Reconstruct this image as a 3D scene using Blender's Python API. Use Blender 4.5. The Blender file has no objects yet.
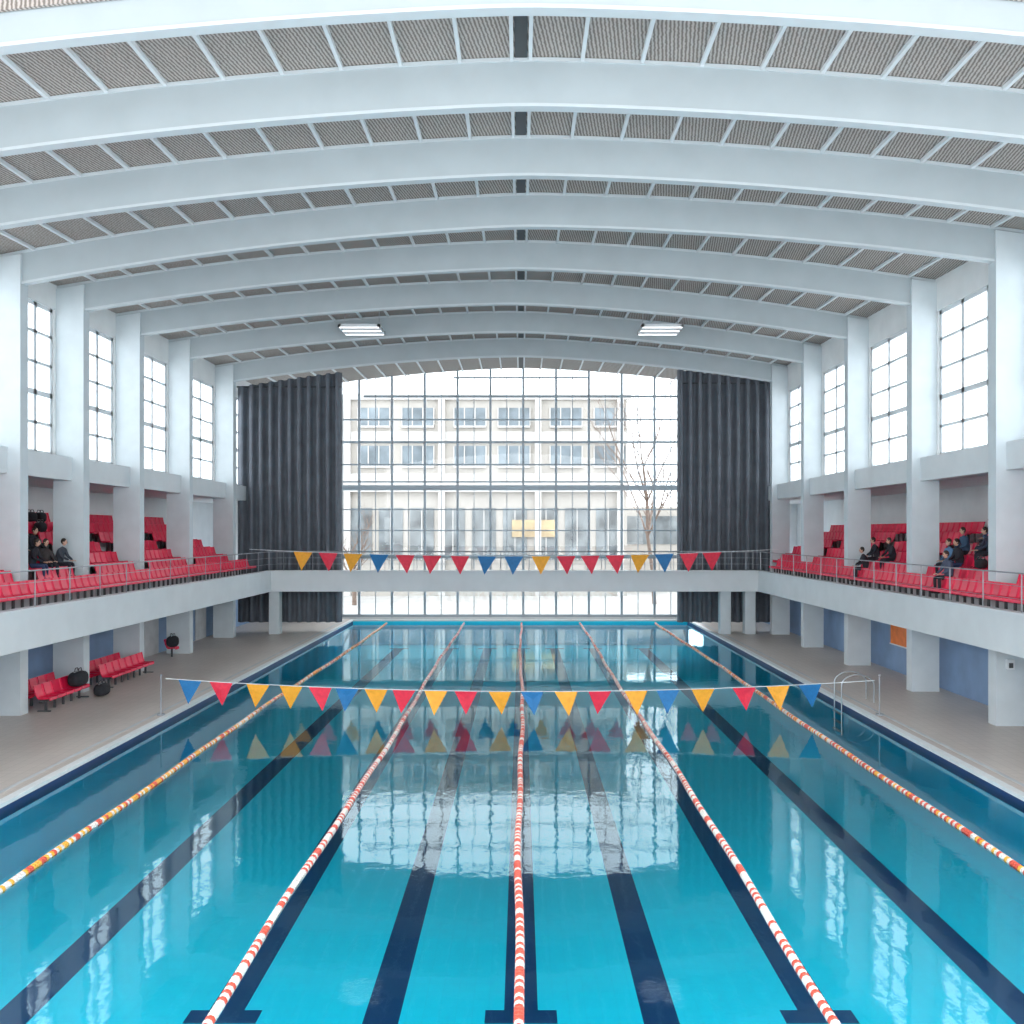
import bpy, bmesh, math, random
from mathutils import Vector, Matrix
random.seed(7)
S = bpy.context.scene
COL = S.collection
try:
    S.view_settings.view_transform = 'Standard'
    S.view_settings.look = 'None'
except Exception: pass

# ------------------------------------------------------------ materials
def mat(name, col, rough=0.6, metal=0.0, noise=0.0, nscale=3.0, spec=0.5, bump=0.0):
    m = bpy.data.materials.new(name); m.use_nodes = True
    nt = m.node_tree; b = nt.nodes['Principled BSDF']
    b.inputs['Base Color'].default_value = (*col, 1)
    b.inputs['Roughness'].default_value = rough
    b.inputs['Metallic'].default_value = metal
    b.inputs['Specular IOR Level'].default_value = spec
    if noise > 0:
        tc = nt.nodes.new('ShaderNodeTexCoord')
        n = nt.nodes.new('ShaderNodeTexNoise'); n.inputs['Scale'].default_value = nscale
        n.inputs['Detail'].default_value = 4
        nt.links.new(tc.outputs['Object'], n.inputs['Vector'])
        r = nt.nodes.new('ShaderNodeValToRGB')
        r.color_ramp.elements[0].position = 0.3; r.color_ramp.elements[1].position = 0.7
        r.color_ramp.elements[0].color = (*[c*(1-noise) for c in col], 1)
        r.color_ramp.elements[1].color = (*[min(1, c*(1+noise)) for c in col], 1)
        nt.links.new(n.outputs['Fac'], r.inputs['Fac'])
        nt.links.new(r.outputs['Color'], b.inputs['Base Color'])
        if bump > 0:
            bp = nt.nodes.new('ShaderNodeBump'); bp.inputs['Strength'].default_value = bump
            nt.links.new(n.outputs['Fac'], bp.inputs['Height'])
            nt.links.new(bp.outputs['Normal'], b.inputs['Normal'])
    return m

M_col   = mat('painted_concrete', (0.62, 0.68, 0.71), 0.6, noise=0.05, nscale=1.5)
M_beam  = mat('painted_beam', (0.43, 0.485, 0.51), 0.55, noise=0.04, nscale=1.0)
M_wall  = mat('white_plaster', (0.82, 0.84, 0.84), 0.7, noise=0.04, nscale=1.2)
M_white = mat('white_frame', (0.74, 0.77, 0.79), 0.4)
M_lip   = mat('beam_flange', (0.58, 0.63, 0.655), 0.5, noise=0.03)
M_mull  = mat('grey_mullion', (0.40, 0.46, 0.51), 0.4)
M_fascia= mat('fascia_paint', (0.70, 0.74, 0.76), 0.5, noise=0.04, nscale=1.0)
M_blue  = mat('blue_wall_paint', (0.23, 0.35, 0.54), 0.6, noise=0.12, nscale=1.0)
M_red   = mat('red_seat_plastic', (0.78, 0.012, 0.07), 0.35, noise=0.12, nscale=2.0)
M_steel = mat('brushed_steel', (0.50, 0.52, 0.55), 0.3, metal=0.9)
M_dark  = mat('dark_metal', (0.06, 0.065, 0.07), 0.5)
M_rail  = mat('grey_rail', (0.34, 0.36, 0.39), 0.4, metal=0.4)
M_tier  = mat('tier_concrete', (0.55, 0.56, 0.57), 0.7, noise=0.1, nscale=2)
M_curt  = mat('charcoal_curtain', (0.125, 0.14, 0.165), 0.8, noise=0.15, nscale=1.3)
M_navy  = mat('navy_tile', (0.004, 0.035, 0.14), 0.4)
M_cop   = mat('white_coping', (0.78, 0.80, 0.80), 0.4, noise=0.05, nscale=4)
M_fy = mat('flag_yellow', (0.95, 0.40, 0.03), 0.6, noise=0.1, nscale=8)
M_fr = mat('flag_red', (0.80, 0.03, 0.07), 0.6, noise=0.1, nscale=8)
M_fb = mat('flag_blue', (0.015, 0.17, 0.42), 0.6, noise=0.1, nscale=8)
M_rw = mat('float_white', (0.80, 0.74, 0.69), 0.4)
M_rr = mat('float_red', (0.72, 0.10, 0.06), 0.4)
M_ry = mat('float_yellow', (0.88, 0.42, 0.05), 0.4)
M_orange = mat('orange_panel', (0.95, 0.22, 0.03), 0.5, noise=0.15, nscale=4)
M_black = mat('black_fabric', (0.02, 0.022, 0.028), 0.85, noise=0.3, nscale=10)
M_fac = mat('building_facade', (0.44, 0.41, 0.375), 0.8, noise=0.05, nscale=0.5, spec=0.1)
M_fac2 = mat('building_band', (0.54, 0.52, 0.50), 0.8, noise=0.04, nscale=0.5, spec=0.1)
M_bwin = mat('building_window', (0.19, 0.225, 0.25), 0.3, noise=0.35, nscale=0.6, spec=0.3)
M_bshop = mat('building_shopfront', (0.19, 0.21, 0.22), 0.3, noise=0.6, nscale=0.5, spec=0.3)
M_sign = mat('building_signboard', (0.50, 0.37, 0.20), 0.5, noise=0.3, nscale=1.0)
M_ground = mat('outside_paving', (0.42, 0.41, 0.395), 0.8, noise=0.1, nscale=0.4)
M_bark = mat('tree_bark', (0.22, 0.16, 0.13), 0.9, noise=0.2, nscale=5)

def tile_mat(name, c1, c2, size, mortar, mc, rough, lo=0.85, hi=1.1):
    m = bpy.data.materials.new(name); m.use_nodes = True
    nt = m.node_tree; b = nt.nodes['Principled BSDF']; b.inputs['Roughness'].default_value = rough
    tc = nt.nodes.new('ShaderNodeTexCoord')
    br = nt.nodes.new('ShaderNodeTexBrick')
    br.offset = 0.0
    br.inputs['Color1'].default_value = (*c1, 1); br.inputs['Color2'].default_value = (*c2, 1)
    br.inputs['Mortar'].default_value = (*mc, 1)
    br.inputs['Scale'].default_value = 1.0
    br.inputs['Brick Width'].default_value = size; br.inputs['Row Height'].default_value = size
    br.inputs['Mortar Size'].default_value = mortar
    nt.links.new(tc.outputs['Object'], br.inputs['Vector'])
    n = nt.nodes.new('ShaderNodeTexNoise'); n.inputs['Scale'].default_value = 0.35; n.inputs['Detail'].default_value = 5
    nt.links.new(tc.outputs['Object'], n.inputs['Vector'])
    mx = nt.nodes.new('ShaderNodeMix'); mx.data_type = 'RGBA'; mx.blend_type = 'MULTIPLY'
    mr = nt.nodes.new('ShaderNodeMapRange'); mr.inputs['To Min'].default_value = lo; mr.inputs['To Max'].default_value = hi
    nt.links.new(n.outputs['Fac'], mr.inputs['Value'])
    mx.inputs['Factor'].default_value = 1.0
    nt.links.new(br.outputs['Color'], mx.inputs['A']); nt.links.new(mr.outputs['Result'], mx.inputs['B'])
    nt.links.new(mx.outputs['Result'], b.inputs['Base Color'])
    return m
M_deck = tile_mat('deck_tile', (0.62, 0.545, 0.49), (0.65, 0.57, 0.515), 0.3, 0.010, (0.54, 0.47, 0.42), 0.4)
M_pool = tile_mat('pool_tile', (0.003, 0.74, 0.96), (0.004, 0.76, 0.98), 0.25, 0.005, (0.005, 0.69, 0.91), 0.5, 0.94, 1.02)

def water_mat():
    m = bpy.data.materials.new('pool_water'); m.use_nodes = True
    nt = m.node_tree; nt.nodes.clear()
    out = nt.nodes.new('ShaderNodeOutputMaterial')
    tr = nt.nodes.new('ShaderNodeBsdfTransparent'); tr.inputs['Color'].default_value = (0.85, 1.0, 1.0, 1)
    gl = nt.nodes.new('ShaderNodeBsdfGlossy'); gl.inputs['Roughness'].default_value = 0.035
    gl.inputs['Color'].default_value = (0.80, 0.96, 1, 1)
    fr = nt.nodes.new('ShaderNodeFresnel'); fr.inputs['IOR'].default_value = 1.33
    mx = nt.nodes.new('ShaderNodeMixShader')
    tc = nt.nodes.new('ShaderNodeTexCoord')
    mp = nt.nodes.new('ShaderNodeMapping'); mp.inputs['Scale'].default_value = (1.0, 0.8, 1)
    n = nt.nodes.new('ShaderNodeTexNoise'); n.inputs['Scale'].default_value = 2.2; n.inputs['Detail'].default_value = 3
    bp = nt.nodes.new('ShaderNodeBump'); bp.inputs['Strength'].default_value = 0.07; bp.inputs['Distance'].default_value = 0.04
    nt.links.new(tc.outputs['Object'], mp.inputs['Vector']); nt.links.new(mp.outputs['Vector'], n.inputs['Vector'])
    nt.links.new(n.outputs['Fac'], bp.inputs['Height'])
    nt.links.new(bp.outputs['Normal'], gl.inputs['Normal'])
    nt.links.new(fr.outputs['Fac'], mx.inputs['Fac'])
    nt.links.new(tr.outputs['BSDF'], mx.inputs[1]); nt.links.new(gl.outputs['BSDF'], mx.inputs[2])
    nt.links.new(mx.outputs['Shader'], out.inputs['Surface'])
    return m
M_water = water_mat()

def glass_mat():
    m = bpy.data.materials.new('window_glass'); m.use_nodes = True
    nt = m.node_tree; nt.nodes.clear()
    out = nt.nodes.new('ShaderNodeOutputMaterial')
    tr = nt.nodes.new('ShaderNodeBsdfTransparent'); tr.inputs['Color'].default_value = (0.95, 0.98, 1, 1)
    gl = nt.nodes.new('ShaderNodeBsdfGlossy'); gl.inputs['Roughness'].default_value = 0.02
    mx = nt.nodes.new('ShaderNodeMixShader'); mx.inputs['Fac'].default_value = 0.05
    nt.links.new(tr.outputs['BSDF'], mx.inputs[1]); nt.links.new(gl.outputs['BSDF'], mx.inputs[2])
    nt.links.new(mx.outputs['Shader'], out.inputs['Surface'])
    return m
M_glass = glass_mat()

def ceil_mat():
    m = bpy.data.materials.new('slatted_ceiling'); m.use_nodes = True
    nt = m.node_tree; b = nt.nodes['Principled BSDF']; b.inputs['Roughness'].default_value = 0.8
    b.inputs['Specular IOR Level'].default_value = 0.2
    tc = nt.nodes.new('ShaderNodeTexCoord')
    mp = nt.nodes.new('ShaderNodeMapping'); mp.inputs['Rotation'].default_value = (0,0,0.16)
    nt.links.new(tc.outputs['Object'], mp.inputs['Vector'])
    w = nt.nodes.new('ShaderNodeTexWave'); w.wave_type = 'BANDS'; w.bands_direction = 'X'
    w.inputs['Scale'].default_value = 3.9; w.inputs['Distortion'].default_value = 2.2; w.inputs['Detail'].default_value = 2
    w.inputs['Detail Scale'].default_value = 3.0
    nt.links.new(mp.outputs['Vector'], w.inputs['Vector'])
    r = nt.nodes.new('ShaderNodeValToRGB')
    r.color_ramp.elements[0].position = 0.1; r.color_ramp.elements[1].position = 0.9
    r.color_ramp.elements[0].color = (0.20, 0.172, 0.155, 1); r.color_ramp.elements[1].color = (0.52, 0.47, 0.435, 1)
    nt.links.new(w.outputs['Fac'], r.inputs['Fac'])
    nt.links.new(r.outputs['Color'], b.inputs['Base Color'])
    return m
M_ceil = ceil_mat()

# ------------------------------------------------------------ mesh builder
class MB:
    def __init__(s): s.v=[]; s.f=[]; s.m=[]; s.mats=[]
    def mi(s, m):
        if m not in s.mats: s.mats.append(m)
        return s.mats.index(m)
    def box(s, x0,x1,y0,y1,z0,z1,m):
        i=len(s.v); k=s.mi(m)
        s.v += [(x0,y0,z0),(x1,y0,z0),(x1,y1,z0),(x0,y1,z0),(x0,y0,z1),(x1,y0,z1),(x1,y1,z1),(x0,y1,z1)]
        for f in ((0,3,2,1),(4,5,6,7),(0,1,5,4),(1,2,6,5),(2,3,7,6),(3,0,4,7)):
            s.f.append(tuple(i+a for a in f)); s.m.append(k)
    def raw(s, vs, fs, m):
        i=len(s.v); k=s.mi(m); s.v += [tuple(v) for v in vs]
        for f in fs: s.f.append(tuple(i+a for a in f)); s.m.append(k)
    def tube(s, p, q, r, m, n=8, r2=None, caps=True):
        p=Vector(p); q=Vector(q); d=(q-p)
        if d.length<1e-6: return
        d.normalize(); a=d.orthogonal().normalized(); b=d.cross(a)
        r2=r if r2 is None else r2
        vs=[]
        for c,rr in ((p,r),(q,r2)):
            for j in range(n):
                t=2*math.pi*j/n; vs.append(c+a*math.cos(t)*rr+b*math.sin(t)*rr)
        fs=[(j,(j+1)%n,n+(j+1)%n,n+j) for j in range(n)]
        if caps: fs += [tuple(range(n-1,-1,-1)), tuple(range(n,2*n))]
        s.raw(vs,fs,m)
    def ell(s, c, r, m, nu=12, nv=8, f=None):
        vs=[]; fs=[]
        for a in range(nv+1):
            ph=math.pi*a/nv
            for b in range(nu):
                th=2*math.pi*b/nu
                x,y,z=math.sin(ph)*math.cos(th),math.sin(ph)*math.sin(th),math.cos(ph)
                if f: x,y,z=f(x,y,z)
                vs.append((c[0]+r[0]*x,c[1]+r[1]*y,c[2]+r[2]*z))
        for a in range(nv):
            for b in range(nu):
                fs.append((a*nu+b,(a+1)*nu+b,(a+1)*nu+(b+1)%nu,a*nu+(b+1)%nu))
        s.raw(vs,fs,m)
    def obj(s, name, smooth=False, bevel=0, parent=None):
        me=bpy.data.meshes.new(name); me.from_pydata(s.v,[],s.f)
        for m in s.mats: me.materials.append(m)
        me.polygons.foreach_set('material_index', s.m)
        if smooth: me.polygons.foreach_set('use_smooth',[True]*len(s.f))
        me.update()
        o=bpy.data.objects.new(name,me); COL.objects.link(o)
        if bevel:
            b=o.modifiers.new('bevel','BEVEL'); b.width=bevel; b.segments=2; b.limit_method='ANGLE'
        if parent: o.parent=parent
        return o

# ------------------------------------------------------------ layout
H=6.0
XL,XR=-16.8,15.1          # window wall planes
CL,CR=-15.8,14.2          # column inner faces
YLc=[15.9,19.7,23.7,28.5,32.6,37.4,43.0,49.5]     # column lines, left wall
YRc=[15.5,19.1,23.0,27.0,32.8,39.2,45.3,51.0]     # column lines, right wall
def yb(i,x):
    t=(x-CL)/(CR-CL); return YLc[i]*(1-t)+YRc[i]*t
BY=[yb(i,0) for i in range(8)]
OFF=[522,424,355,304,262,227,199,174]
BH=[o*y/900 for o,y in zip(OFF,BY)]
for i in range(1,8): BH[i]=max(BH[i],BH[i-1])
YB=60.0                   # glazed end wall
Y0=7.0
def hB(y):
    if y<=BY[0]: return BH[0]
    for i in range(7):
        if y<=BY[i+1]:
            t=(y-BY[i])/(BY[i+1]-BY[i]); return BH[i]*(1-t)+BH[i+1]*t
    return BH[7]+0.012*(y-52)
def drop(x): return 0.03*math.sqrt(x*x+0.3)+0.0043*x*x-0.016
def soff(x,y): return H+hB(y)-drop(x)
DEP=1.10
GL,GR=-14.3,13.6         # gallery front edges
GZ0,GZ1=2.65,3.78
OL,OR=-20.0,18.4         # back of tribune recess
DZ=0.2
PL,PR=-11.05,10.95
PY0,PY1=7.0,59.2
PZ=-1.4
CT=0.45                  # column thickness along the hall

# ------------------------------------------------------------ deck, pool
d=MB()
CW=0.22
d.box(OL-0.3,PL-CW,4,YB,-1.6,DZ,M_deck); d.box(PR+CW,OR+0.3,4,YB,-1.6,DZ,M_deck)
d.box(PL-CW,PR+CW,PY1+0.3,YB,-1.6,DZ,M_deck); d.box(PL-CW,PR+CW,4,PY0-0.3,-1.6,DZ,M_deck)
d.obj('floor')
c=MB()
c.box(PL-CW,PL,PY0-0.3,PY1+0.3,DZ-.07,DZ+0.02,M_cop); c.box(PR,PR+CW,PY0-0.3,PY1+0.3,DZ-.07,DZ+0.02,M_cop)
c.box(PL,PR,PY1,PY1+0.3,DZ-.07,DZ+0.02,M_cop); c.box(PL,PR,PY0-0.3,PY0,DZ-.07,DZ+0.02,M_cop)
c.box(PL-0.62,PL-0.5,PY0,PY1,DZ,DZ+0.004,M_tier); c.box(PR+0.5,PR+0.62,PY0,PY1,DZ,DZ+0.004,M_tier)
c.obj('trim_pool_coping', bevel=0.01)
p=MB()
p.box(PL-CW,PR+CW,PY0-0.3,PY1+0.3,PZ-0.2,PZ,M_pool)
for a,b in ((PL-CW,PL),(PR,PR+CW)): p.box(a,b,PY0-0.3,PY1+0.3,PZ,-0.12,M_pool); p.box(a,b,PY0-0.3,PY1+0.3,-0.12,DZ-.07,M_navy)
p.box(PL,PR,PY1,PY1+0.3,PZ,DZ-.07,M_pool); p.box(PL,PR,PY0-0.3,PY0,PZ,DZ-.07,M_pool)
z=PZ+0.005
for x,ye,w in ((0,13.9,0.26),(-2.12,PY0,0.27),(2.12,PY0,0.27),(-4.55,13.9,0.27),(4.55,13.9,0.27),(-7.75,PY0,0.3),(7.75,PY0,0.3)):
    p.box(x-w,x+w,ye,57,PZ,z,M_navy)
    p.box(x-0.6,x+0.6,56.9,57.3,PZ,z,M_navy)
    if ye>10: p.box(x-0.55,x+0.55,ye-0.35,ye+0.02,PZ,z,M_navy)
p.obj('swimming_pool')
w=MB(); w.raw([(PL,PY0,0),(PR,PY0,0),(PR,PY1,0),(PL,PY1,0)],[(0,1,2,3)],M_water); w.obj('pool_water_surface')

# ------------------------------------------------------------ lane ropes
def lane_rope(x, cols, seed):
    rnd=random.Random(seed)
    b=MB(); n=8; y=PY0+0.1
    b.tube((x,PY0,0.02),(x,PY1,0.02),0.012,M_steel,6)
    wob=lambda y: 0.05*math.sin(y*0.22+seed)+0.02*math.sin(y*0.9+seed*2)
    k=0
    while y<PY1-0.2:
        L=0.075
        cc=cols[k%len(cols)] if rnd.random()>0.35 else rnd.choice(cols)
        xx=x+wob(y)
        vs=[];fs=[]
        prof=[(0,.035),(.012,.066),(L-.012,.068),(L,.035)]
        for (dy,r) in prof:
            for j in range(n):
                t=2*math.pi*j/n; vs.append((xx+math.cos(t)*r,y+dy,0.015+math.sin(t)*r))
        for a in range(len(prof)-1):
            for j in range(n): fs.append((a*n+j,a*n+(j+1)%n,(a+1)*n+(j+1)%n,(a+1)*n+j))
        b.raw(vs,fs,cc); y+=L+0.015; k+=1
    b.obj('lane_rope')
lane_rope(0,[M_rr,M_rr,M_rw,M_rr,M_rw],1)
lane_rope(-3.78,[M_rw,M_rr,M_rw,M_rr,M_rw,M_rw,M_rr],2)
lane_rope(3.86,[M_rw,M_rr,M_rw,M_rr,M_rw,M_rw,M_rr],3)
lane_rope(-8.75,[M_rw,M_ry,M_rr,M_rw,M_ry],4)
lane_rope(8.85,[M_rw,M_rr,M_rw,M_ry,M_rr],5)

# ------------------------------------------------------------ ceiling + beams
NX=48; xs=[XL-0.2+(XR-XL+0.4)*i/NX for i in range(NX+1)]
def rowy(k,x):
    if k==0: return Y0
    if k==9: return YB+0.3
    return yb(k-1,x)
def rowz(k,x):
    if k==0: return H+BH[0]-drop(x)
    if k==9: return soff(x,YB)
    return H+BH[k-1]-drop(x)
vs=[];fs=[]
for k in range(10):
    for x in xs: vs.append((x,rowy(k,x),rowz(k,x)+DEP))
m=len(xs)
for a in range(9):
    for i in range(NX): fs.append((a*m+i,(a+1)*m+i,(a+1)*m+i+1,a*m+i+1))
ce=MB(); ce.raw(vs,fs,M_ceil)
ce.raw([(v[0],v[1],v[2]+0.25) for v in vs],[tuple(reversed(f)) for f in fs],M_wall)
ce.obj('ceiling',smooth=True)
pu=MB()
def strip(b,x0,x1,dz0,dz1,mt):
    for a in range(9):
        v=[]
        for k in (a,a+1):
            for (xx,dz) in ((x0,dz0),(x1,dz0),(x1,dz1),(x0,dz1)):
                v.append((xx,rowy(k,xx),rowz(k,xx)+DEP+dz))
        b.raw(v,[(0,1,5,4),(1,2,6,5),(2,3,7,6),(3,0,4,7)],mt)
for sgn in (-1,1):
    x=0.20
    first=True
    while (x<16.5 if sgn<0 else x<14.9):
        strip(pu,sgn*x-0.04,sgn*x+0.04,-0.09,0.0,M_white)
        x+=1.12 if first else 1.28
        first=False
strip(pu,-0.13,0.13,-0.03,0.0,M_dark)
pu.obj('ceiling_purlins')
def arch_beam(i,d0,d1,zoff0,zoff1,mt,x0=XL,x1=XR):
    b=MB(); X=[x0+(x1-x0)*j/56 for j in range(57)]
    v=[]
    for x in X:
        zb=H+BH[i]-drop(x)+zoff0; zt=H+BH[i]-drop(x)+zoff1; y=yb(i,x)
        v += [(x,y+d0,zb),(x,y+d1,zb),(x,y+d1,zt),(x,y+d0,zt)]
    f=[]
    for j in range(56):
        a=j*4; c=a+4
        f += [(a,c,c+1,a+1),(a+1,c+1,c+2,a+2),(a+2,c+2,c+3,a+3),(a+3,c+3,c,a)]
    f += [(0,1,2,3),(227,226,225,224)]
    b.raw(v,f,mt)
    return b
for i in range(8):
    b=arch_beam(i,0,.20,0.04,DEP+0.02,M_beam)
    for (za,zb_) in ((0.03,0.10),(DEP-.1,DEP-.02)):
        b2=arch_beam(i,-.03,.23,za,zb_,M_lip); b.raw(b2.v,b2.f,M_lip)
    if i==0:
        b3=arch_beam(i,-.1,-.04,0.62,DEP,M_ceil); b.raw(b3.v,b3.f,M_ceil)
    b.obj('roof_beam')

# ------------------------------------------------------------ columns
for i in range(8):
    for sgn,xi,xo,y in ((-1,CL,XL,YLc[i]),(1,CR,XR,YRc[i])):
        b=MB(); a0,a1=min(xi,xo),max(xi,xo)
        if sgn<0: a0-=0.1
        else: a1+=0.1
        zo,zi=H+BH[i]-drop(xo),H+BH[i]-drop(xi)
        b.box(a0,a1,y-0.1,y+CT-.1,DZ,zo+0.2,M_col)
        xo2=a0 if sgn<0 else a1
        y0,y1=y-.1,y+CT-.1
        b.raw([(xo2,y0,zo+.2),(xi,y0,zo+.2),(xi,y0,zi+.95),(xo2,y0,zo+.95),(xo2,y1,zo+.2),(xi,y1,zo+.2),(xi,y1,zi+.95),(xo2,y1,zo+.95)],
              [(0,1,2,3),(4,7,6,5),(1,5,6,2),(3,2,6,7),(0,3,7,4)],M_col)
        b.obj('column')

# ------------------------------------------------------------ side walls & windows
WZ0,WZ1=8.72,14.0
wn=1
for side,xw,xo,sgn,CY in (('left',XL,OL,-1,YLc),('right',XR,OR,1,YRc)):
    w=MB()
    t=0.25
    a0,a1=(xw-t,xw) if sgn<0 else (xw,xw+t)
    ey=[Y0]+CY+[YB]
    for i in range(len(ey)-1):
        y0,y1=ey[i],ey[i+1]
        zt=H+BH[min(i,7)]-drop(xw)
        w.box(a0,a1,y0,y1,WZ1,zt+DEP+0.15,M_wall)
        w.box(a0,a1,y0,y1,7.85,WZ0,M_wall)
    b0,b1=min(xo,xw),max(xo,xw)
    w.box(b0,b1,Y0,YB,7.85,8.1,M_wall)
    c0,c1=(xo-0.25,xo) if sgn<0 else (xo,xo+0.25)
    w.box(c0,c1,Y0,YB,3.3,8.1,M_wall)
    for y in CY: w.box(a0,a1,y-0.2,y+0.5,WZ0,WZ1,M_wall)
    w.obj('wall_'+side)
    lw=MB(); e0,e1=(XL-0.85,XL-0.6) if sgn<0 else (XR+0.5,XR+0.75)
    lw.box(e0,e1,8,YB,DZ,3.3,M_blue)
    for yy in (24.5,41.5,48.0):
        xf=e1+0.02 if sgn<0 else e0-0.02
        lw.box(min(xf,xf-sgn*0.03),max(xf,xf-sgn*0.03),yy,yy+1.6,DZ,2.4,M_tier)
    lw.obj('wall_lower_'+side)
    bays=[(Y0+0.3,CY[0]-0.1)]+[(CY[i]+CT-.1,(CY[i+1]-0.1) if i<7 else YB) for i in range(8)]
    for (y0,y1) in bays:
        s=MB(); q0,q1=(xw,xw+0.6) if sgn<0 else (xw-0.6,xw)
        s.box(q0,q1,y0,y1,7.85,8.70,M_fascia)
        s.obj('window_ledge',bevel=0.02)
        f=MB(); yy0=y0+0.14; yy1=y1-0.12
        xc=xw-0.12 if sgn<0 else xw+0.12
        def bar(y0_,y1_,z0_,z1_,dp=0.06): f.box(xc-dp,xc+dp,y0_,y1_,z0_,z1_,M_white)
        bar(yy0,yy0+0.16,WZ0,WZ1); bar(yy1-0.16,yy1,WZ0,WZ1); bar(yy0,yy1,WZ0,WZ0+0.14); bar(yy0,yy1,WZ1-0.14,WZ1)
        n=3
        for j in range(1,n):
            yc=yy0+(yy1-yy0)*j/n; bar(yc-0.09,yc+0.09,WZ0,WZ1)
        for zc,hw in ((WZ0+1.1,0.05),(WZ0+2.15,0.09),(WZ0+3.2,0.05),(WZ0+4.25,0.05)): bar(yy0,yy1,zc-hw,zc+hw)
        f.raw([(xc,yy0,WZ0),(xc,yy1,WZ0),(xc,yy1,WZ1),(xc,yy0,WZ1)],[(0,1,2,3)],M_glass)
        f.obj('window_%d'%wn); wn+=1

# ------------------------------------------------------------ end wall (glazed)
bw=MB()
GX0,GX1=-13.2,12.2
for a,b in ((OL,GX0),(GX1,OR)):
    bw.box(a,b,YB,YB+0.3,DZ-0.2,13.9,M_wall)
bw.box(XL-0.2,GX0,YB,YB+0.3,13.9,15.2,M_wall); bw.box(GX1,XR+0.2,YB,YB+0.3,13.9,15.3,M_wall)
bw.box(GX0,GX1,YB,YB+0.3,-0.5,0.32,M_wall)
bw.obj('wall_back')
g=MB(); sp=2.19; yv=YB+0.1
x=0.15-sp*6
gx=[]
while x<GX1:
    if x>GX0: gx.append(x)
    x+=sp
def ztop(x): return soff(x,YB)+DEP
for x in gx: g.box(x-0.075,x+0.075,yv-0.1,yv+0.1,0.3,ztop(x),M_mull)
for x in gx[:-1]: g.box(x+sp/2-0.025,x+sp/2+0.025,yv-0.04,yv+0.04,0.3,ztop(x+sp/2),M_mull)
for zc,hw in ((0.4,0.1),(2.6,0.05),(4.35,0.12),(6.1,0.04),(7.5,0.04),(8.95,0.17),(9.35,0.05),(10.5,0.05),(12.0,0.07),(13.5,0.05),(15.05,0.07),(16.3,0.05)):
    hx=30 if zc<14.5 else (10.5 if zc<16 else 4.5)
    g.box(max(GX0,-hx),min(GX1,hx),yv-0.08,yv+0.08,zc-hw,zc+hw,M_mull)
g.raw([(GX0,yv,0.3),(GX1,yv,0.3),(GX1,yv,16.9),(GX0,yv,16.9)],[(0,1,2,3)],M_glass)
g.obj('window_%d'%wn); wn+=1

# ------------------------------------------------------------ curtains
def curtain(x0,x1,yc):
    b=MB(); n=int((x1-x0)/0.04); v=[]; f=[]
    for i in range(n+1):
        x=x0+(x1-x0)*i/n
        ph=2*math.pi*x/0.56
        y=yc+0.19*math.tanh(2.5*math.sin(ph))
        v += [(x,y,0.7),(x,y+0.02*math.sin(x*5),8),(x,y,soff(x,52)+0.4)]
    for i in range(n):
        a=i*3; f += [(a,a+3,a+4,a+1),(a+1,a+4,a+5,a+2)]
    b.raw(v,f,M_curt)
    b.box(x0,x1,yc-0.05,yc+0.05,soff((x0+x1)/2,52)-0.1,soff((x0+x1)/2,52)-0.02,M_dark)
    return b.obj('stage_curtain',smooth=True)
curtain(-16.7,-10.55,52.9); curtain(9.2,15.05,52.9)

# ------------------------------------------------------------ galleries
GY0=8.0; CY0,CY1=50.6,52.2
ga=MB()
ga.box(GL,GL+0.25,GY0,CY0+0.25,GZ0,GZ1,M_fascia)
ga.box(GR-0.25,GR,GY0,CY0+0.25,GZ0,GZ1,M_fascia)
ga.box(OL,GL,GY0,52.6,3.3,3.55,M_fascia); ga.box(GR,OR,GY0,52.6,3.3,3.55,M_fascia)
ga.box(GL+0.25,GR-0.25,CY0,CY0+0.25,GZ0,GZ1,M_fascia)
ga.box(GL,GR,CY0+0.25,CY1,3.3,3.55,M_fascia)
ga.box(GL,GR,CY1,CY1+0.2,GZ0,GZ1,M_fascia)
ga.box(GL-0.05,GL+0.30,GY0,CY0+0.2,GZ1,GZ1+0.05,M_white); ga.box(GR-0.30,GR+0.05,GY0,CY0+0.2,GZ1,GZ1+0.05,M_white)
ga.box(GL+0.3,GR-0.3,CY0-0.05,CY0+0.3,GZ1,GZ1+0.05,M_white)
for i in range(7):
    ga.box(OL,GL,YLc[i]-0.05,YLc[i]+0.3,2.75,3.3,M_fascia); ga.box(GR,OR,YRc[i]-0.05,YRc[i]+0.3,2.75,3.3,M_fascia)
ga.obj('spectator_gallery')
for xx in (-14.0,13.0,11.6):
    b=MB(); b.box(xx-0.3,xx+0.3,51.0,51.6,DZ,3.3,M_col); b.obj('gallery_pillar',bevel=0.02)

def railing(p,q,z0,step,name):
    b=MB(); p=Vector(p); q=Vector(q); L=(q-p).length; n=int(L/step); u=(q-p)/n
    for i in range(n+1):
        c=p+u*i; b.tube((c.x,c.y,z0),(c.x,c.y,z0+1.05),0.018,M_rail,6)
    for h in (0.35,0.7,1.05):
        b.tube((p.x,p.y,z0+h),(q.x,q.y,z0+h),0.022 if h==1.05 else 0.008,M_rail,6)
    b.obj(name)
railing((GL+0.12,GY0,0),(GL+0.12,CY0,0),GZ1+0.05,2.0,'gallery_railing')
railing((GR-0.12,GY0,0),(GR-0.12,CY0,0),GZ1+0.05,2.0,'gallery_railing')
railing((GL+0.12,CY0+0.1,0),(GR-0.12,CY0+0.1,0),GZ1+0.05,0.8,'gallery_railing')
railing((GL+0.12,CY1+0.1,0),(GR-0.12,CY1+0.1,0),GZ1+0.05,1.6,'gallery_railing')

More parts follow.
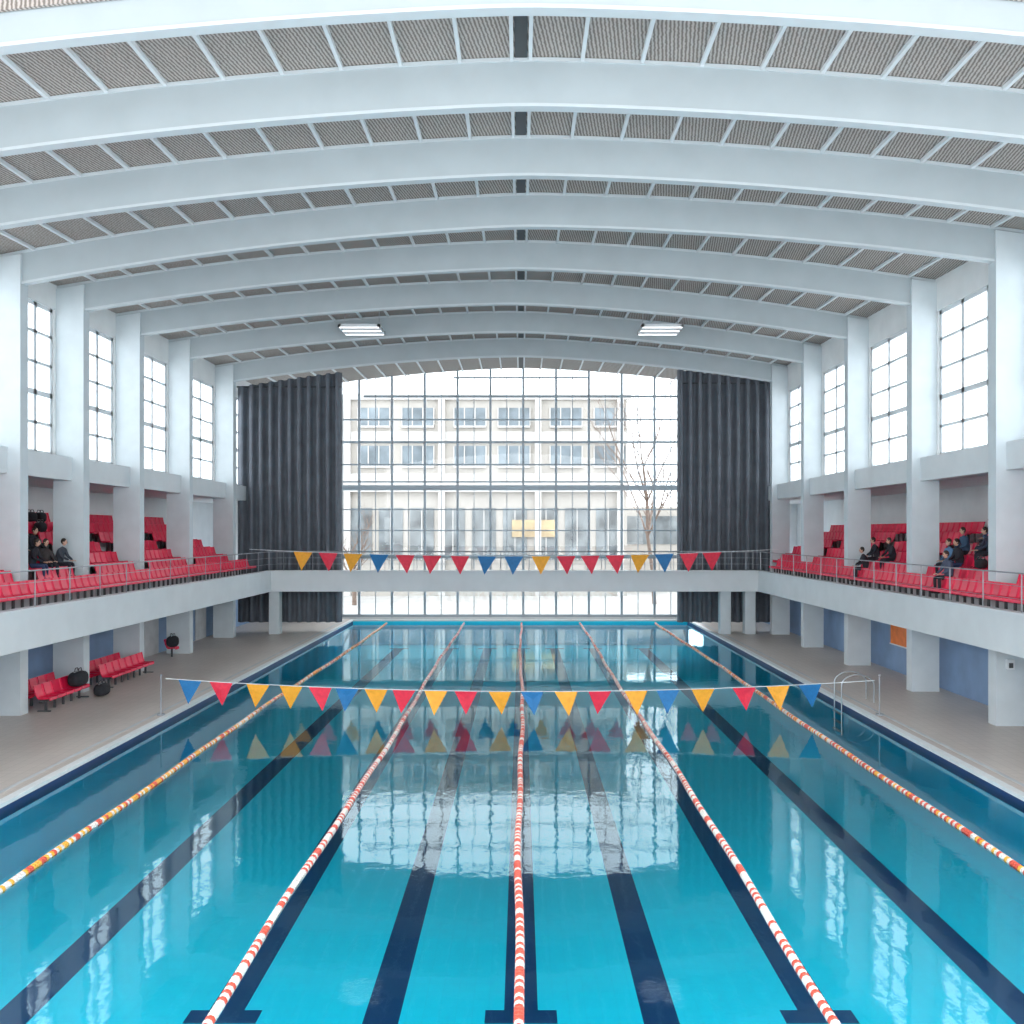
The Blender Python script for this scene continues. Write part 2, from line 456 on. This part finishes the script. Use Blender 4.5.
# ------------------------------------------------------------ seats
prof=[(.44,.39),(.42,.44),(.25,.425),(.08,.42),(.01,.47),(-.04,.62),(-.09,.84)]
def seat(b,x,y,z,sg,w=0.23):
    vs=[];fs=[];n=len(prof)
    for off in (0,0.035):
        for (yy,cr) in ((-w,0.03),(-w*0.8,0.0),(w*0.8,0.0),(w,0.03)):
            for k,(px,pz) in enumerate(prof):
                if off: dx,dz=(-.035,-.01) if k>4 else (-.005,-.035)
                else: dx=dz=0
                lift=cr if 0<k<4 else 0
                vs.append((x+sg*(px+dx+(cr if k>=4 else 0)),y+yy,z+pz+dz+lift))
    def I(o,r,k): return o*4*n+r*n+k
    for o in (0,1):
        for r in range(3):
            for k in range(n-1): fs.append((I(o,r,k),I(o,r+1,k),I(o,r+1,k+1),I(o,r,k+1)))
    for r in (0,3):
        for k in range(n-1): fs.append((I(0,r,k),I(0,r,k+1),I(1,r,k+1),I(1,r,k)))
    for k in (0,n-1):
        for r in range(3): fs.append((I(0,r,k),I(0,r+1,k),I(1,r+1,k),I(1,r,k)))
    b.raw(vs,fs,M_red)
    b.box(min(x+sg*.15,x+sg*.22),max(x+sg*.15,x+sg*.22),y-.03,y+.03,z,z+.4,M_dark)

TZ=[3.95,4.35,4.75,5.15,5.55,5.95]
TX=0.70
TF={1:0.45,-1:0.15}
NR={1:6,-1:5}
for side,sg,gx_,cx,CY in (('left',1,GL,CL,YLc),('right',-1,GR,CR,YRc)):
    b=MB(); y=GY0+0.5
    xr=gx_-sg*(0.70 if sg>0 else 0.48)
    while y<CY0-1.2:
        seat(b,xr,y,3.68,sg); y+=0.48
    b.box(min(xr-sg*.08,xr+sg*.4),max(xr-sg*.08,xr+sg*.4),GY0,CY0-1,3.55,3.69,M_tier)
    b.obj('spectator_seat_row')
    tf=TF[sg]
    for i in range(7):
        y0=CY[i]+CT; y1=CY[i+1]-0.15
        t=MB()
        for r in range(NR[sg]):
            xa=cx+sg*tf-sg*(TX*r); xb=cx-sg*4.1
            t.box(min(xa,xb),max(xa,xb),y0,y1,3.55 if r==0 else TZ[r-1],TZ[r],M_tier)
        for r in range(1,NR[sg]):
            xs_=cx+sg*tf-sg*(TX*r)
            t.box(min(xs_,xs_+sg*.35),max(xs_,xs_+sg*.35),y0,y0+.7,TZ[r-1],TZ[r]-0.2,M_col)
        t.obj('seating_tier')
        sb=MB()
        for r in range(NR[sg]):
            y=y0+0.95
            while y<y1-0.2:
                seat(sb,cx+sg*tf-sg*(TX*r+0.58),y,TZ[r],sg)
                y+=0.48
        sb.obj('tribune_seats')
def rx(side,r,k=0.38):
    return CL+TF[1]-(TX*r+k) if side=='L' else CR-TF[-1]+(TX*r+k)

# ------------------------------------------------------------ poolside benches
def bench(x,y0,n,sg):
    b=MB()
    for i in range(n): seat(b,x,y0+0.25+i*0.55,DZ,sg,0.25)
    b.box(min(x+sg*.1,x+sg*.3),max(x+sg*.1,x+sg*.3),y0,y0+n*.55,DZ+.33,DZ+.38,M_dark)
    for yy in (y0+.1,y0+n*.55-.1):
        b.box(min(x,x+sg*.42),max(x,x+sg*.42),yy-.03,yy+.03,DZ,DZ+.04,M_dark)
    b.obj('poolside_seat_bench')
bench(-16.5,33.3,7,1); bench(-15.6,33.4,7,1)
bench(-16.5,29.2,5,1); bench(-15.6,28.95,5,1)

# ------------------------------------------------------------ bags / clothing
def bag(name,x,y,z,l=0.6,r=0.2):
    b=MB()
    b.ell((x,y,z+r),(r,l/2,r),M_black,14,10,lambda a,c,e:(math.copysign(abs(a)**.7,a),math.copysign(abs(c)**.6,c),math.copysign(abs(e)**.75,e)))
    for s in (-.12,.12):
        pts=[(x+s*.6,y-.14,z+1.75*r),(x+s*.5,y-.08,z+2.4*r),(x+s*.5,y+.08,z+2.4*r),(x+s*.6,y+.14,z+1.75*r)]
        for a,c in zip(pts[:-1],pts[1:]): b.tube(a,c,0.015,M_dark,6)
    b.box(x-.012,x+.012,y-l*.35,y+l*.35,z+2*r-.02,z+2*r+.01,M_steel)
    b.obj(name,smooth=True)
bag('duffel_bag',-15.35,31.2,DZ+.46,0.85,.26); bag('duffel_bag',-14.85,31.9,DZ,0.7,.22)
for (yy,r,q) in ((29.9,2,.2),(30.4,3,.22),(31.3,3,.2),(31.0,2,.2),(31.9,2,.22),(31.2,4,.22),(32.0,4,.2),(30.9,5,.2),(31.6,5,.22),(30.2,4,.2),(31.4,1,.2),(35.3,5,.2),(36.0,5,.2),(34.7,4,.2),(36.3,4,.19)):
    bag('sports_bag',rx('L',r),yy,TZ[r]+0.44,0.48,q)
for (yy,r) in ((29.6,1),(31.0,2)):
    bag('sports_bag',rx('R',r),yy,TZ[r]+0.44,0.42,.17)

# ------------------------------------------------------------ people
def two_tone(name,top,bot):
    m=bpy.data.materials.new(name); m.use_nodes=True; nt=m.node_tree; b=nt.nodes['Principled BSDF']; b.inputs['Roughness'].default_value=.85
    tc=nt.nodes.new('ShaderNodeTexCoord'); sx=nt.nodes.new('ShaderNodeSeparateXYZ'); nt.links.new(tc.outputs['Object'],sx.inputs[0])
    gt=nt.nodes.new('ShaderNodeMath'); gt.operation='GREATER_THAN'; gt.inputs[1].default_value=.61
    nt.links.new(sx.outputs['Z'],gt.inputs[0])
    mx=nt.nodes.new('ShaderNodeMix'); mx.data_type='RGBA'; mx.inputs['A'].default_value=(*bot,1); mx.inputs['B'].default_value=(*top,1)
    nt.links.new(gt.outputs[0],mx.inputs['Factor']); nt.links.new(mx.outputs['Result'],b.inputs['Base Color'])
    return m
M_skin=mat('skin',(0.62,0.38,0.28),.6,noise=.05,nscale=20)
M_hair=mat('hair',(0.03,0.02,0.015),.7,noise=.3,nscale=30)
M_shoe=mat('shoe',(0.03,0.03,0.03),.6)
M_mouth=mat('lips',(0.45,0.12,0.1),.5)
def spectator(x,y,z,yaw,top,bot,lean=0.0,s=1.0):
    e=bpy.data.objects.new('seated_spectator',None); COL.objects.link(e)
    J=[(0,0,.53),(0.0,0,.72),(.03+lean*.4,0,.93),(.05+lean*.7,0,1.08),(.06+lean,0,1.16),
       (.05+lean*.6,.17,1.05),(.10+lean,.24,.80),(.32+lean,.12,.68),
       (.05+lean*.6,-.17,1.05),(.10+lean,-.24,.80),(.32+lean,-.12,.68),
       (.08,.10,.53),(.45,.13,.54),(.44,.13,.12),(.60,.14,.05),
       (.08,-.10,.53),(.45,-.13,.54),(.44,-.13,.12),(.60,-.14,.05)]
    R=[.15,.145,.16,.09,.06,.075,.055,.038,.075,.055,.038,.095,.07,.048,.04,.095,.07,.048,.04]
    E=[(0,1),(1,2),(2,3),(3,4),(2,5),(5,6),(6,7),(2,8),(8,9),(9,10),(0,11),(11,12),(12,13),(13,14),(0,15),(15,16),(16,17),(17,18)]
    me=bpy.data.meshes.new('body'); me.from_pydata(J,E,[]); o=bpy.data.objects.new('body',me); COL.objects.link(o)
    sk=o.modifiers.new('skin','SKIN')
    lay=me.skin_vertices[0].data
    for i,r in enumerate(R): lay[i].radius=(r,r)
    lay[0].use_root=True
    ss=o.modifiers.new('sub','SUBSURF'); ss.levels=1; ss.render_levels=1
    me.materials.append(two_tone('clothes',top,bot)); o.parent=e
    sk.use_smooth_shade=True
    h=MB(); hc=(.09+lean,0,1.31)
    h.ell(hc,(.095,.075,.125),M_skin,14,12,lambda a,b,c:(a*(1-.12*max(0,-c)),b*(1-.3*max(0,-c)),c))
    h.ell((hc[0]-.018,0,hc[2]+.03),(.10,.085,.115),M_hair,14,10)
    h.ell((hc[0]+.10,0,hc[2]-.015),(.016,.012,.025),M_skin,8,6)
    h.ell((hc[0]+.088,0,hc[2]-.06),(.008,.024,.007),M_mouth,8,6)
    for q in (-1,1):
        h.ell((hc[0]+.084,q*.03,hc[2]+.005),(.010,.014,.009),M_shoe,8,6)
        h.ell((hc[0],q*.078,hc[2]-.005),(.02,.01,.03),M_skin,8,6)
        wx,wy,wz=.32+lean,q*.12,.68
        h.ell((wx+.045,wy-q*.01,wz-.02),(.05,.038,.02),M_skin,10,6)
        for k,L in enumerate((.055,.068,.064,.048)):
            yy=wy-q*.01+(k-1.5)*.019
            a=(wx+.085,yy,wz-.022); c_=(wx+.085+L*.6,yy,wz-.03); d_=(wx+.085+L*.95,yy,wz-.055)
            h.tube(a,c_,.009,M_skin,6); h.tube(c_,d_,.009,M_skin,6,.006)
        h.tube((wx+.03,wy-q*.04,wz-.02),(wx+.075,wy-q*.065,wz-.035),.011,M_skin,6,.008)
        h.ell((.53,q*.135,.045),(.13,.045,.045),M_shoe,10,6)
    h.obj('head_and_hands',smooth=True,parent=e)
    e.location=(x,y,z); e.rotation_euler=(0,0,yaw); e.scale=(s,s,s)
K=(0.02,0.02,0.03); J_=(0.03,0.05,0.12)
for (yy,r,top,bot,ln,yw) in ((30.4,2,K,K,.05,0),(30.9,4,(.03,.03,.035),J_,.0,.2),(31.4,2,K,K,.12,-.2),(31.9,3,(.05,.05,.06),K,.05,.1),
                      (30.2,1,K,J_,.1,.1),(31.0,1,(.04,.03,.03),K,.0,-.3),(32.0,1,(.05,.06,.08),K,.1,0),(30.9,3,K,K,.05,0)):
    spectator(rx('L',r),yy,TZ[r]-0.02,yw,top,bot,ln)
for (yy,r,top,bot,ln,yw) in ((31.0,1,K,J_,.05,0),(31.7,1,(.10,.20,.35),K,.0,.2),(30.3,2,(.03,.04,.07),K,.12,-.2),(32.0,2,(.05,.10,.18),K,.05,.1),
                      (30.3,0,(.08,.10,.16),K,.05,.1),(31.4,3,(.05,.10,.2),K,.05,.1),(36.6,1,K,K,.1,.1),(37.6,0,K,K,.1,-.1),(38.2,1,K,K,.1,-.1)):
    spectator(rx('R',r),yy,TZ[r]-0.02,math.pi+yw,top,bot,ln)
b=MB(); seat(b,-16.4,41.8,DZ,1); b.obj('plastic_chair'); bag('sports_bag',-16.18,41.8,DZ+.46,0.5,.26)

# ------------------------------------------------------------ bunting
def bunting(p,q,sag,flags,fw,fh,name):
    b=MB(); p=Vector(p); q=Vector(q)
    def P(t): v=p.lerp(q,t); v.z-=sag*4*t*(1-t); return v
    n=60
    for i in range(n): b.tube(P(i/n),P((i+1)/n),0.014,M_white,5,caps=False)
    rnd=random.Random(3)
    for (x,m_) in flags:
        t0=(x-fw/2-p.x)/(q.x-p.x); t1=(x+fw/2-p.x)/(q.x-p.x)
        a=P(t0); c=P(t1); d_=(a+c)/2+Vector((rnd.uniform(-.08,.08)*fw*2,rnd.uniform(-.15,.15),-fh))
        mid=(a+c+d_)/3+Vector((0,rnd.uniform(-.04,.04),0))
        o=Vector((0,.012,0))
        vs=[a,c,d_,mid,a+o,c+o,d_+o,mid+o]
        b.raw(vs,[(0,3,1),(1,3,2),(2,3,0),(4,5,7),(5,6,7),(6,4,7),(0,1,5,4),(1,2,6,5),(2,0,4,6)],m_)
    b.obj(name)
Y,R_,B_=M_fy,M_fr,M_fb
YN=28.5; k_=YN/900
near=[(190,B_),(221,R_),(258,Y),(291,Y),(320,R_),(347,B_),(376,Y),(404,R_),(436,Y),(466,R_),(500,Y),(532,B_),(566,Y),(600,R_),(636,Y),(668,B_),(703,Y),(744,R_),(778,Y),(810,B_)]
bunting((-11.25,YN,1.36),(11.2,YN,1.3),0.38,[((px-521)*k_,c_) for px,c_ in near],0.74,0.76,'backstroke_flag_line')
for xx in (-11.4,11.35):
    b=MB(); b.tube((xx,YN,DZ),(xx,YN,1.45),0.02,M_rail,10); b.tube((xx,YN,DZ),(xx,YN,DZ+.05),0.12,M_rail,14); b.ell((xx,YN,1.46),(.04,.04,.04),M_rail); b.obj('flag_post',smooth=False)
YF=47.0; k_=YF/900
far=[(303,Y),(328,R_),(353,Y),(379,B_),(405,R_),(432,R_),(460,R_),(487,B_),(514,B_),(541,Y),(566,R_),(590,R_),(615,R_),(640,Y),(664,B_),(689,R_),(712,R_)]
bunting((GL+.12,YF,5.1),(GR-.12,YF,5.1),0.36,[((px-521)*k_,c_) for px,c_ in far],1.0,0.98,'backstroke_flag_line')

# ------------------------------------------------------------ ladder rails
b=MB()
for yy in (30.6,31.3):
    pts=[(PR-.05,yy,-0.9)]+[(11.45-.55*math.cos(t_),yy,DZ+.6+.35*math.sin(t_)) for t_ in [math.pi*i/12 for i in range(13)]]+[(12.0,yy,DZ)]
    for a,c_ in zip(pts[:-1],pts[1:]): b.tube(a,c_,.025,M_steel,8,caps=False)
for zz in (-.2,-.5,-.8): b.box(PR-.12,PR-.02,30.6,31.3,zz-.02,zz+.02,M_steel)
b.obj('pool_ladder',smooth=True)

# ------------------------------------------------------------ orange sign, electric box
b=MB(); b.box(XR+.42,XR+.49,34.4,37.8,1.35,2.4,M_orange); b.box(XR+.40,XR+.43,34.35,37.85,1.3,1.35,M_white); b.box(XR+.40,XR+.43,34.35,37.85,2.4,2.45,M_white); b.obj('wall_banner')
for (x,y,z) in ((CR+.4,26.83,1.9),):
    b=MB(); b.box(x-.12,x+.1,y-.05,y+.07,z,z+.3,M_white); b.box(x-.08,x+.05,y-.06,y-.04,z+.05,z+.2,M_dark); b.obj('electrical_box',bevel=.01)

# ------------------------------------------------------------ ceiling lamps
em=bpy.data.materials.new('lamp_diffuser'); em.use_nodes=True; bb=em.node_tree.nodes['Principled BSDF']
bb.inputs['Emission Color'].default_value=(1,1,1,1); bb.inputs['Emission Strength'].default_value=2
for (px,Yl) in ((362,41.8),(660,41.8)):
    x=(px-521)*Yl/900; z=H+(532-331)*Yl/900
    e=MB(); hx=.95; hy=.85
    for (a,b_,c_,d_) in ((-hx,hx,-hy,-hy+.2),(-hx,hx,hy-.2,hy),(-hx,-hx+.12,-hy,hy),(hx-.12,hx,-hy,hy),(-hx,hx,-.1,.1)):
        e.box(x+a,x+b_,Yl+c_,Yl+d_,z,z+.14,M_white)
    for dx in (-.8,.8):
        e.tube((x+dx,Yl,z+.12),(x+dx,Yl,soff(x,Yl)+DEP),.02,M_steel,6)
    for c_ in (-hy,-.1,hy-.2): e.box(x-hx+.05,x+hx-.05,Yl+c_+.03,Yl+c_+.17,z-.02,z,em)
    e.obj('ceiling_lamp')

# ------------------------------------------------------------ outside
b=MB(); b.box(-70,70,YB+.3,160,-.6,-.1,M_ground); b.obj('outside_ground')
BYD=86; ks=BYD/900
def wx(px): return (px-521)*ks
def wz(py): return H+(532-py)*ks
b=MB()
x0,x1=wx(250),wx(627)
b.box(x0,x1,BYD,BYD+14,-.1,wz(397),M_fac)
b.box(x0-.3,x1+.3,BYD-.4,BYD,wz(400),wz(395),M_fac2)
b.box(x0,x1,BYD-.3,BYD,wz(442),wz(432),M_fac2)
b.box(x0,x1,BYD-.6,BYD,wz(492),wz(474),M_fac2)
for (ya,yb_) in ((408,426),(446,466)):
    px=262
    i=0
    while px<612:
        wpx=32
        a,c_=wx(px),wx(px+wpx)
        b.box(a,c_,BYD-.12,BYD-.02,wz(yb_),wz(ya),M_bwin)
        for t in (0,.33,.66,1):
            xm=a+(c_-a)*t; b.box(xm-.05,xm+.05,BYD-.2,BYD,wz(yb_),wz(ya),M_fac2)
        b.box(a,c_,BYD-.35,BYD,wz(yb_)-.18,wz(yb_),M_fac2)
        px+=44+(8 if i%2 else 0); i+=1
px=255
while px<620:
    b.box(wx(px),wx(px+24),BYD-.1,BYD-.02,wz(560),wz(508),M_bshop)
    b.box(wx(px+11.5),wx(px+12.5),BYD-.2,BYD,wz(560),wz(508),M_fac2)
    px+=31
for px in (348,442,538,620): b.box(wx(px)-.3,wx(px)+.3,BYD-.58,BYD,-.1,wz(397),M_fac2)
b.box(wx(512),wx(556),BYD-.3,BYD-.1,wz(537),wz(520),M_sign)
b.box(x1,wx(700),BYD+6,BYD+14,-.1,wz(505),M_fac)
b.box(x1+.5,wx(700)-.5,BYD+5.9,BYD+6.02,wz(545),wz(515),M_bshop)
b.obj('office_building')

def tree(x,y,h,seed):
    rnd=random.Random(seed)
    cu=bpy.data.curves.new('bare_tree','CURVE'); cu.dimensions='3D'; cu.bevel_depth=1.0; cu.bevel_resolution=1
    def br(p,d,L,r,lv):
        n=4; sp_=cu.splines.new('POLY'); sp_.points.add(n)
        q=p.copy(); dd=d.copy(); pts=[(q.copy(),r)]
        for i in range(n):
            dd=(dd+Vector((rnd.uniform(-.15,.15),rnd.uniform(-.15,.15),rnd.uniform(-.02,.12)))).normalized()
            q=q+dd*L/n; pts.append((q.copy(),r*(1-.5*(i+1)/n)))
        for i,(a,rr) in enumerate(pts): sp_.points[i].co=(*a,1); sp_.points[i].radius=rr
        if lv<4:
            for j in range(4 if lv else 8):
                a,rr=pts[rnd.randint(2 if lv==0 else 1,n)]
                ang=rnd.uniform(0,6.28); nd=(dd*0.9+Vector((math.cos(ang),math.sin(ang),.25))*.75).normalized()
                br(a,nd,L*rnd.uniform(.5,.72),rr*.62,lv+1)
    br(Vector((x,y,-.1)),Vector((0,0,1)),h*.45,.2,0)
    cu.materials.append(M_bark)
    o=bpy.data.objects.new('bare_tree',cu); COL.objects.link(o)
tree(wx(655)*.88,76,26,4); tree(wx(690)*.88,78,20,9); tree(wx(350)*.85,75,9,12)

# ------------------------------------------------------------ light
W=bpy.data.worlds.new('overcast_sky'); S.world=W; W.use_nodes=True
bg=W.node_tree.nodes['Background']; bg.inputs['Color'].default_value=(0.93,0.97,1.0,1); bg.inputs['Strength'].default_value=4.1

cam=bpy.data.cameras.new('camera'); co=bpy.data.objects.new('camera',cam); COL.objects.link(co)
co.location=(0,0,H); co.rotation_euler=(math.pi/2,0,0)
cam.sensor_width=36; cam.lens=36*900/1024
cam.shift_x=-9/1024; cam.shift_y=20/1024
cam.clip_end=500
S.camera=co
